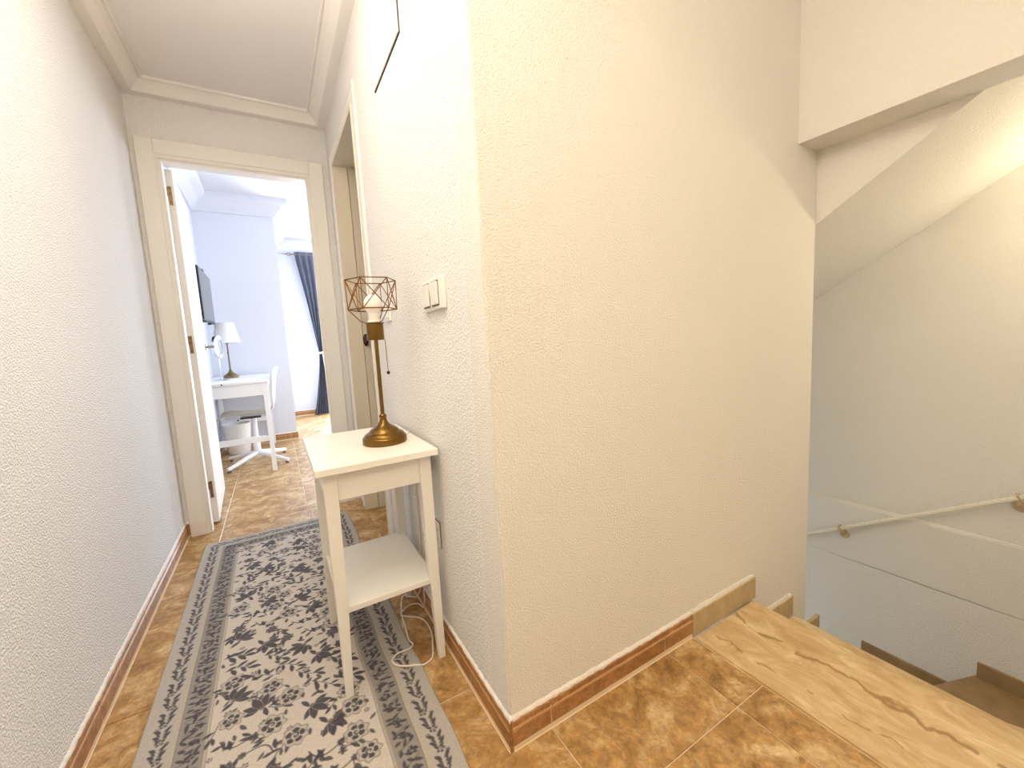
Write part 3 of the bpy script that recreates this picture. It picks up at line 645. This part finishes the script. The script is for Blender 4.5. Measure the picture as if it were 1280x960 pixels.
# ------------------------------------------------------------------ side table
tb = tag(empty('side_table', (-0.175, 0.56, 0)), 'white wooden side table with lower shelf against the right wall', 'table')
to = Vector((-0.175, 0.56, 0)); tp = lambda o: rel(o, to)
TZ = 0.690
tp(box('tabletop', -0.339, -0.004, 0.352, 0.835, TZ-0.020, TZ, 'white_lacquer', tb, 0.002, 2))
for (x0, sx) in ((-0.319, 1), (-0.019, -1)):
    for (y0, sy, zb) in ((0.383, 1, 0.009 if sx > 0 else 0.001), (0.778, -1, 0.009 if sx > 0 else 0.001)):
        w, wb = 0.036, 0.021
        f = lambda q, s, t: (q, q+s*t) if s > 0 else (q+s*t, q)
        bm = bmesh.new(); add_frustum(bm, f(x0, sx, wb)+f(y0, sy, wb)+(zb,), f(x0, sx, w-0.006)+f(y0, sy, w-0.006)+(0.26,)); add_frustum(bm, f(x0, sx, w-0.006)+f(y0, sy, w-0.006)+(0.26,), f(x0, sx, w)+f(y0, sy, w)+(TZ-0.020,))
        bmesh.ops.remove_doubles(bm, verts=bm.verts, dist=1e-5)
        inner = [fc for fc in bm.faces if all(abs(v.co.z-0.26) < 1e-4 for v in fc.verts)]
        bmesh.ops.delete(bm, geom=inner, context='FACES')
        ed = [e for e in bm.edges if abs(e.verts[0].co.z-e.verts[1].co.z) > 0.05]
        bmesh.ops.bevel(bm, geom=ed, offset=0.0012, segments=1, affect='EDGES')
        tp(finish('leg', bm, 'white_lacquer', tb))
for q in [(-0.284, -0.054, 0.387, 0.403), (-0.284, -0.054, 0.758, 0.774)]: tp(box('apron', *q, 0.586, TZ-0.0205, 'white_lacquer', tb, 0.001))
for q in [(-0.315, -0.299, 0.419, 0.742), (-0.038, -0.022, 0.419, 0.742)]: tp(box('apron', *q, 0.586, TZ-0.0205, 'white_lacquer', tb, 0.001))
tp(box('shelf', -0.310, -0.028, 0.389, 0.772, 0.256, 0.273, 'white_lacquer', tb, 0.0015, 2))

# ------------------------------------------------------------------ brass lamp on the table
LX, LY = -0.113, 0.548
lp = tag(empty('table_lamp', (LX, LY, TZ)), 'brass table lamp with geometric wire cage shade on the white side table', 'lamp')
lathe('base', [(0, 0), (0.066, 0), (0.069, 0.003), (0.069, 0.019), (0.067, 0.0225), (0.0635, 0.024), (0.0625, 0.028), (0.057, 0.033), (0.050, 0.0365), (0.047, 0.038), (0.045, 0.042), (0.038, 0.048), (0.029, 0.0535), (0.019, 0.060), (0.0125, 0.070), (0.010, 0.080), (0.0115, 0.083), (0.0115, 0.090), (0.008, 0.094), (0, 0.094)], 'brass', lp, 48)
lathe('pole', [(0, 0.09), (0.0062, 0.09), (0.0062, 0.335), (0, 0.335)], 'brass', lp, 16)
lathe('socket', [(0, 0.332), (0.0255, 0.332), (0.0265, 0.334), (0.0265, 0.382), (0.030, 0.384), (0.030, 0.387), (0, 0.387)], 'brass', lp, 24)
lathe('bulb', [(0, 0.386), (0.020, 0.386), (0.020, 0.392), (0.0175, 0.394), (0.0175, 0.413), (0.018, 0.418), (0.025, 0.428), (0.028, 0.440), (0.027, 0.452), (0.021, 0.464), (0.011, 0.473), (0, 0.475)], 'bulb_glass', lp, 28)
bm = bmesh.new(); n6 = 6; zb, zt, rb, rt = 0.428, 0.518, 0.074, 0.076; ph6 = math.radians(-4)
pb = [Vector((rb*math.cos(2*PI*k/n6+ph6), rb*math.sin(2*PI*k/n6+ph6), zb)) for k in range(n6)]
pt = [Vector((rt*math.cos(2*PI*k/n6+ph6), rt*math.sin(2*PI*k/n6+ph6), zt)) for k in range(n6)]
for k in range(n6):
    k2 = (k+1) % n6
    add_tube(bm, [pt[k], pt[k2]], 0.0017, 6); add_tube(bm, [pb[k], pb[k2]], 0.0019, 6)
    add_tube(bm, [pt[k], pb[k]], 0.0013, 6)
    add_tube(bm, [pt[k], pb[k2]], 0.0015, 6); add_tube(bm, [pt[k2], pb[k]], 0.0015, 6)
for k in (1, 3, 5): add_tube(bm, [pb[k], Vector((pb[k].x*0.55, pb[k].y*0.55, 0.392)), Vector((pb[k].x*0.38, pb[k].y*0.38, 0.3875))], 0.0015, 6)
finish('cage_shade', bm, 'wire_bronze', lp, True)
bm = bmesh.new(); cx0, cy0 = 0.0275, -0.004
add_tube(bm, [(0.018, -0.003, 0.333), (cx0, cy0, 0.332), (cx0+0.001, cy0, 0.26), (cx0+0.0015, cy0, 0.232)], 0.0011, 6); chain = finish('pull_chain', bm, 'wire_bronze', lp, True)
lathe('pull_knob', [(0, -0.006), (0.004, -0.0045), (0.0058, 0), (0.004, 0.0045), (0, 0.006)], 'dark_bronze', chain, 14, (cx0+0.0015, cy0, 0.226))
cord = [(LX+0.066, LY+0.01, 0.694), (-0.03, LY+0.045, 0.693), (-0.010, LY+0.085, 0.694), (-0.0005, LY+0.10, 0.690), (0.002, LY+0.11, 0.66), (0.003, 0.655, 0.5), (0.003, 0.65, 0.3), (0.0, 0.66, 0.12), (-0.015, 0.70, 0.03), (-0.049, 0.775, 0.004), (-0.083, 0.671, 0.004), (-0.092, 0.59, 0.004), (-0.100, 0.522, 0.004), (-0.095, 0.49, 0.006), (-0.113, 0.468, 0.012), (-0.150, 0.468, 0.013), (-0.172, 0.452, 0.013), (-0.170, 0.428, 0.013), (-0.148, 0.406, 0.012), (-0.115, 0.392, 0.010), (-0.091, 0.386, 0.004), (-0.060, 0.398, 0.004), (-0.043, 0.44, 0.004), (-0.022, 0.52, 0.004), (-0.03, 0.60, 0.004), (-0.086, 0.655, 0.006), (-0.072, 0.685, 0.005), (-0.044, 0.70, 0.005), (-0.014, 0.69, 0.005), (-0.003, 0.645, 0.015), (-0.006, 0.62, 0.12), (-0.004, 0.60, 0.25), (-0.003, 0.585, 0.35), (-0.008, 0.545, 0.41), (-0.014, 0.50, 0.395), (-0.010, 0.465, 0.385)]
o = tube('cord', [Vector(p)-Vector((LX, LY, TZ)) for p in smooth_path(cord, 6)], 0.0026, 'cord_white', lp, 8); o['label'] = 'cream power cord looping onto the floor'

# ------------------------------------------------------------------ wall fittings
sw = tag(empty('light_switch', (XR, 0.31, 1.135)), 'double rocker light switch on the right wall near the corner', 'switch'); swo = Vector((XR, 0.31, 1.135))
rel(box('plate', -0.004, XR, 0.226, 0.392, 1.093, 1.178, 'white_plastic', sw, 0.003, 2), swo)
for yc in (0.347, 0.279):
    rel(box('recess', -0.0055, -0.003, yc-0.027, yc+0.027, 1.102, 1.169, 'gap_tan', sw), swo)
    bm = bmesh.new(); add_prism(bm, [(-0.004, 1.106), (-0.0085, 1.106), (-0.0125, 1.165), (-0.004, 1.165)], 'y', yc-0.0255, yc+0.0255)
    bmesh.ops.bevel(bm, geom=list(bm.edges), offset=0.001, segments=1, affect='EDGES'); rel(finish('rocker', bm, 'white_plastic', sw), swo)
s2 = tag(empty('light_switch', (XR, 0.845, 1.14)), 'single light switch beside the side door, partly behind the lamp cage', 'switch'); s2o = Vector((XR, 0.845, 1.14))
rel(box('plate', 0.0, XR, 0.803, 0.887, 1.098, 1.182, 'white_plastic', s2, 0.003, 2), s2o)
rel(box('rocker', -0.005, 0.0, 0.82, 0.87, 1.108, 1.172, 'white_plastic', s2, 0.0015), s2o)
ot = tag(empty('wall_socket', (XR, 0.46, 0.385)), 'white wall socket behind the front table leg', 'socket'); oo = Vector((XR, 0.46, 0.385))
rel(box('plate', 0.001, XR, 0.418, 0.503, 0.343, 0.428, 'white_plastic', ot, 0.002, 2), oo)
rel(box('shadow_gap', 0.0045, XR-0.0005, 0.417, 0.504, 0.342, 0.429, 'gap_tan', ot), oo)
for zz in (0.372, 0.40):
    bm = bmesh.new(); add_lathe(bm, [(0, 0), (0.0025, 0)], 8); bmesh.ops.transform(bm, matrix=Matrix.Translation((0.0007, 0.432, zz)) @ Matrix.Rotation(-PI/2, 4, 'Y'), verts=bm.verts); rel(finish('screw', bm, 'gap_dark', ot), oo)
rel(box('plug', -0.022, 0.001, 0.448, 0.482, 0.37, 0.404, 'white_plastic', ot, 0.006, 2), oo)
pn = tag(empty('electrical_panel', (XR, 0.60, 2.05)), 'flush white panel cover high on the right wall with a dark edge', 'panel'); po = Vector((XR, 0.60, 2.05))
rel(box('surround', 0.005, XR, 0.440, 0.76, 1.892, 2.22, 'gap_dark', pn), po)
rel(box('cover', 0.002, XR-0.001, 0.4435, 0.765, 1.8955, 2.225, 'wall', pn, 0.001), po)

# ------------------------------------------------------------------ bedroom things
# television
tv = tag(empty('television', (-0.87, 3.74, 1.52)), 'flat black television on the bedroom wall above the desk', 'television'); tvo = Vector((-0.87, 3.74, 1.52))
rel(box('body', -0.885, -0.852, 3.367, 4.110, 1.300, 1.735, 'black_plastic', tv, 0.003, 2), tvo)
rel(box('screen', -0.853, -0.8505, 3.378, 4.099, 1.318, 1.724, 'screen', tv), tvo)
rel(boxes('wall_mount', [(BX, -0.885, 3.62, 3.86, 1.40, 1.62)], 'black_plastic', tv), tvo)
rel(tube('cable', smooth_path([(-0.895, 3.80, 1.70), (-0.89, 3.84, 1.77), (-0.88, 3.92, 1.79), (-0.885, 3.98, 1.75), (-0.90, 4.0, 1.68)], 6), 0.005, 'cable_grey', tv), tvo)
for yy in (3.45, 3.55, 3.9): rel(box('connector', -0.89, -0.862, yy, yy+0.03, 1.288, 1.302, 'black_plastic', tv), tvo)
# desk
DZ = 0.778
dk = tag(empty('desk', (-0.70, 3.78, 0)), 'white narrow desk against the bedroom wall', 'desk'); do = Vector((-0.70, 3.78, 0))
rel(box('desktop', -0.775, -0.455, 3.145, 4.432, DZ-0.020, DZ, 'white_furniture', dk, 0.002), do)
rel(box('desktop_flap', -0.952, -0.778, 3.145, 4.432, DZ-0.020, DZ, 'white_furniture', dk, 0.002), do)
bm = bmesh.new(); add_lathe(bm, [(0, -0.004), (0.006, -0.002), (0.006, 0.002), (0, 0.004)], 10); bmesh.ops.transform(bm, matrix=Matrix.Translation((-0.7765, 3.143, DZ-0.012)) @ Matrix.Rotation(PI/2, 4, 'X'), verts=bm.verts); rel(finish('hinge', bm, 'black_plastic', dk), do)
for x0, x1 in ((-0.945, -0.905), (-0.503, -0.463)):
    for y0, y1 in ((3.155, 3.195), (4.383, 4.423)):
        bm = bmesh.new(); add_frustum(bm, (x0+0.004, x1-0.004, y0+0.004, y1-0.004, 0.001), (x0, x1, y0, y1, DZ-0.020)); rel(finish('leg', bm, 'white_furniture', dk), do)
for y0, y1 in ((3.160, 3.176), (4.40, 4.416)):
    rel(box('apron', -0.905, -0.503, y0, y1, 0.655, DZ-0.0205, 'white_furniture', dk), do); rel(box('stretcher', -0.907, -0.500, y0+0.004, y1+0.004, 0.262, 0.312, 'white_furniture', dk, 0.002), do)
for x0, x1 in ((-0.484, -0.468), (-0.940, -0.924)): rel(box('apron', x0, x1, 3.196, 4.383, 0.68, DZ-0.0205, 'white_furniture', dk), do)
# chair
CX, CY = -0.612, 3.60
ch = tag(empty('desk_chair', (CX, CY, 0)), 'white moulded desk chair on a four-star base tucked under the desk', 'chair')
bm = bmesh.new(); NS, NW = 26, 13; V_ = []
pth = smooth_path([(-0.275, 0, 0.395), (-0.262, 0, 0.435), (-0.20, 0, 0.458), (-0.06, 0, 0.452), (0.08, 0, 0.448), (0.155, 0, 0.475), (0.185, 0, 0.55), (0.200, 0, 0.68), (0.222, 0, 0.80), (0.240, 0, 0.868)], 4)
for i, p in enumerate(pth):
    t = i/(len(pth)-1); hw = 0.215*(1-0.22*max(0, (0.12-t)/0.12)**2); hw *= 1-0.45*max(0, (t-0.80)/0.2)**2.2
    if 0.52 < t < 0.66: hw *= 0.92
    row_ = []
    for j in range(NW):
        s_ = j/(NW-1)*2-1; up = 0.028*abs(s_)**3*(1-t)+0.0; fw = -0.045*abs(s_)**2.5*max(0, (t-0.5)/0.5)
        row_.append(bm.verts.new((p.x+fw, s_*hw, p.z+up)))
    V_.append(row_)
for a, b_ in zip(V_, V_[1:]):
    for j in range(NW-1): bm.faces.new((a[j], a[j+1], b_[j+1], b_[j]))
bmesh.ops.solidify(bm, geom=list(bm.faces), thickness=0.012)
finish('seat_shell', bm, 'white_plastic', ch, True)
bm = bmesh.new(); add_box(bm, -0.10, 0.06, -0.06, 0.06, 0.420, 0.432, 0.003); add_tube(bm, [(-0.11, -0.09, 0.424), (-0.11, -0.17, 0.43)], 0.006, 8); finish('mounting_plate', bm, 'black_plastic', ch)
lathe('column', [(0, 0.085), (0.030, 0.085), (0.027, 0.24), (0.021, 0.25), (0.021, 0.42), (0, 0.42)], 'white_furniture', ch, 20)
lathe('hub', [(0, 0.05), (0.034, 0.05), (0.036, 0.075), (0.030, 0.11), (0, 0.11)], 'white_furniture', ch, 20)
for k in range(4):
    a = math.radians(47+90*k); dx, dy = math.cos(a), math.sin(a)
    tube('star_leg', [(dx*0.02, dy*0.02, 0.088), (dx*0.12, dy*0.12, 0.070), (dx*0.25, dy*0.25, 0.040), (dx*0.325, dy*0.325, 0.026)], 0.02, 'white_furniture', ch, 8, rad=lambda t: 0.024-0.008*t)
    lathe('glide', [(0, 0), (0.014, 0), (0.014, 0.014), (0, 0.014)], 'cable_grey', ch, 10, (dx*0.31, dy*0.31, 0.001))
# bin
wb = tag(empty('waste_bin', (-0.795, 4.18, 0)), 'white plastic waste bin on the floor under the desk', 'bin')
lathe('bucket', [(0, 0.002), (0.094, 0.002), (0.098, 0.008), (0.112, 0.15), (0.124, 0.29), (0.129, 0.292), (0.129, 0.304), (0.120, 0.304), (0.108, 0.15), (0.092, 0.012), (0, 0.012)], 'white_plastic', wb, 36)
lathe('rim', [(0.113, 0.235), (0.1205, 0.236), (0.1215, 0.246), (0.114, 0.247)], 'white_plastic', wb, 36)
# desk lamp
dl = tag(empty('desk_lamp', (-0.772, 4.0, DZ)), 'old brass desk lamp with a pleated white shade', 'lamp')
lathe('base', [(0, 0), (0.062, 0), (0.064, 0.004), (0.062, 0.02), (0.052, 0.030), (0.03, 0.045), (0.016, 0.062), (0.010, 0.08), (0, 0.08)], 'old_brass', dl, 32)
lathe('pole', [(0, 0.08), (0.007, 0.08), (0.006, 0.34), (0, 0.34)], 'old_brass', dl, 12)
lathe('shade', [(0.108, 0.335), (0.111, 0.337), (0.073, 0.528), (0.070, 0.530), (0.071, 0.526), (0.107, 0.338)], 'shade_cloth', dl, 144, mod=lambda a: 0.012*math.sin(36*a))
lathe('shade_ring', [(0.0, 0.332), (0.018, 0.332), (0.018, 0.337), (0.0, 0.337)], 'old_brass', dl, 16)
pc = tube('pull_cord', [(0.0, -0.02, 0.335), (-0.003, -0.02, 0.25)], 0.0012, 'old_brass', dl, 6)
lathe('pull_knob', [(0, -0.006), (0.006, 0), (0, 0.006)], 'black_plastic', pc, 10, (-0.003, -0.02, 0.245))
# make-up mirror
mr = tag(empty('vanity_mirror', (-0.815, 3.62, DZ)), 'round chrome vanity mirror on a stand on the desk', 'mirror')
lathe('base', [(0, 0), (0.062, 0), (0.064, 0.004), (0.05, 0.010), (0.012, 0.016), (0, 0.018)], 'chrome', mr, 32)
lathe('stem', [(0, 0.014), (0.006, 0.014), (0.004, 0.10), (0.007, 0.105), (0.004, 0.11), (0.004, 0.195), (0, 0.195)], 'chrome', mr, 14)
def disc(name, prof, mat, parent, c, ry, seg=40):
    bm = bmesh.new(); add_lathe(bm, prof, seg); bmesh.ops.transform(bm, matrix=Matrix.Translation(c) @ Matrix.Rotation(ry, 4, 'Z') @ Matrix.Rotation(PI/2, 4, 'Y'), verts=bm.verts); return finish(name, bm, mat, parent, True)
disc('rim', [(0.085, -0.010), (0.097, -0.012), (0.100, 0.0), (0.097, 0.012), (0.085, 0.010)], 'chrome', mr, (0, 0, 0.297), math.radians(-14))
disc('mirror', [(0, -0.006), (0.088, -0.006), (0.088, 0.008), (0, 0.008)], 'mirror_glass', mr, (0, 0, 0.297), math.radians(-14))
# curtain on its rod
ct = tag(empty('curtain', (0.2, 6.15, 0)), 'dark grey-blue curtain tied back beside the bright window', 'curtain'); co_ = Vector((0.2, 6.15, 0))
bm = bmesh.new(); V_ = []; NT, NZ = 120, 50
for i in range(NZ+1):
    z = 2.462+(0.006-2.462)*i/NZ; row_ = []
    if z > 0.95:
        q = (2.462-z)/(2.462-0.95); xl = 0.015+0.20*q**1.15+0.02*math.sin(PI*q); xr = 0.62-0.36*q**1.2; 
    else:
        q = (0.95-z)/0.95; xl = 0.215-0.145*q**1.4*(1 if q < 0.97 else 1.05)-0.0; xr = 0.26+0.04*q
    for j in range(NT+1):
        s_ = j/NT; w = xr-xl; amp = min(0.035, 0.02+0.05*w)*(0.5+0.5*min(1, w/0.2))
        pin = 0.4 if z > 2.40 else 1.0
        y_ = 6.15+amp*pin*math.sin(s_*2*PI*7+0.3*math.sin(z*3))+0.008*math.sin(s_*41+z*2)
        row_.append(bm.verts.new((xl+w*s_, y_, z)))
    V_.append(row_)
for a, b_ in zip(V_, V_[1:]):
    for j in range(NT): bm.faces.new((a[j], a[j+1], b_[j+1], b_[j]))
rel(finish('drape', bm, 'curtain_cloth', ct, True), co_)
bm = bmesh.new()
for k in range(24):
    a0, a1 = 2*PI*k/24, 2*PI*(k+1)/24
    add_tube(bm, [(0.238+0.032*math.cos(a0), 6.15+0.05*math.sin(a0), 0.955), (0.238+0.032*math.cos(a1), 6.15+0.05*math.sin(a1), 0.955)], 0.016, 6)
add_tube(bm, [(0.26, 6.19, 0.955), (0.27, BY2, 0.965)], 0.010, 6); o = rel(finish('tieback', bm, 'white_furniture', ct, True), co_); o['label'] = 'white tieback band'
rd = tag(empty('curtain_rod', (0.9, 6.15, 2.43)), 'thin metal curtain rod with a twisted cage finial', 'curtain rod'); rdo = Vector((0.9, 6.15, 2.43))
rel(tube('rod', [(-0.02, 6.15, 2.425), (1.9, 6.15, 2.425)], 0.008, 'nickel', rd, 10), rdo)
bm = bmesh.new()
for k in range(4):
    pts = []
    for i in range(13):
        t = i/12; r = 0.024*math.sin(PI*t); a = PI/2*k+2.2*t; pts.append((-0.02-0.07*t, 6.15+r*math.cos(a), 2.425+r*math.sin(a)))
    add_tube(bm, pts, 0.004, 6)
add_tube(bm, [(-0.09, 6.15, 2.425), (-0.15, 6.15, 2.425)], 0.006, 8, rad=lambda t: 0.007*(1-t)+0.001)
rel(finish('finial', bm, 'nickel', rd, True), rdo)
for x in (0.06, 1.85): rel(tube('wall_bracket', [(x, 6.15, 2.425), (x, BY2, 2.425)], 0.006, 'nickel', rd, 8), rdo)
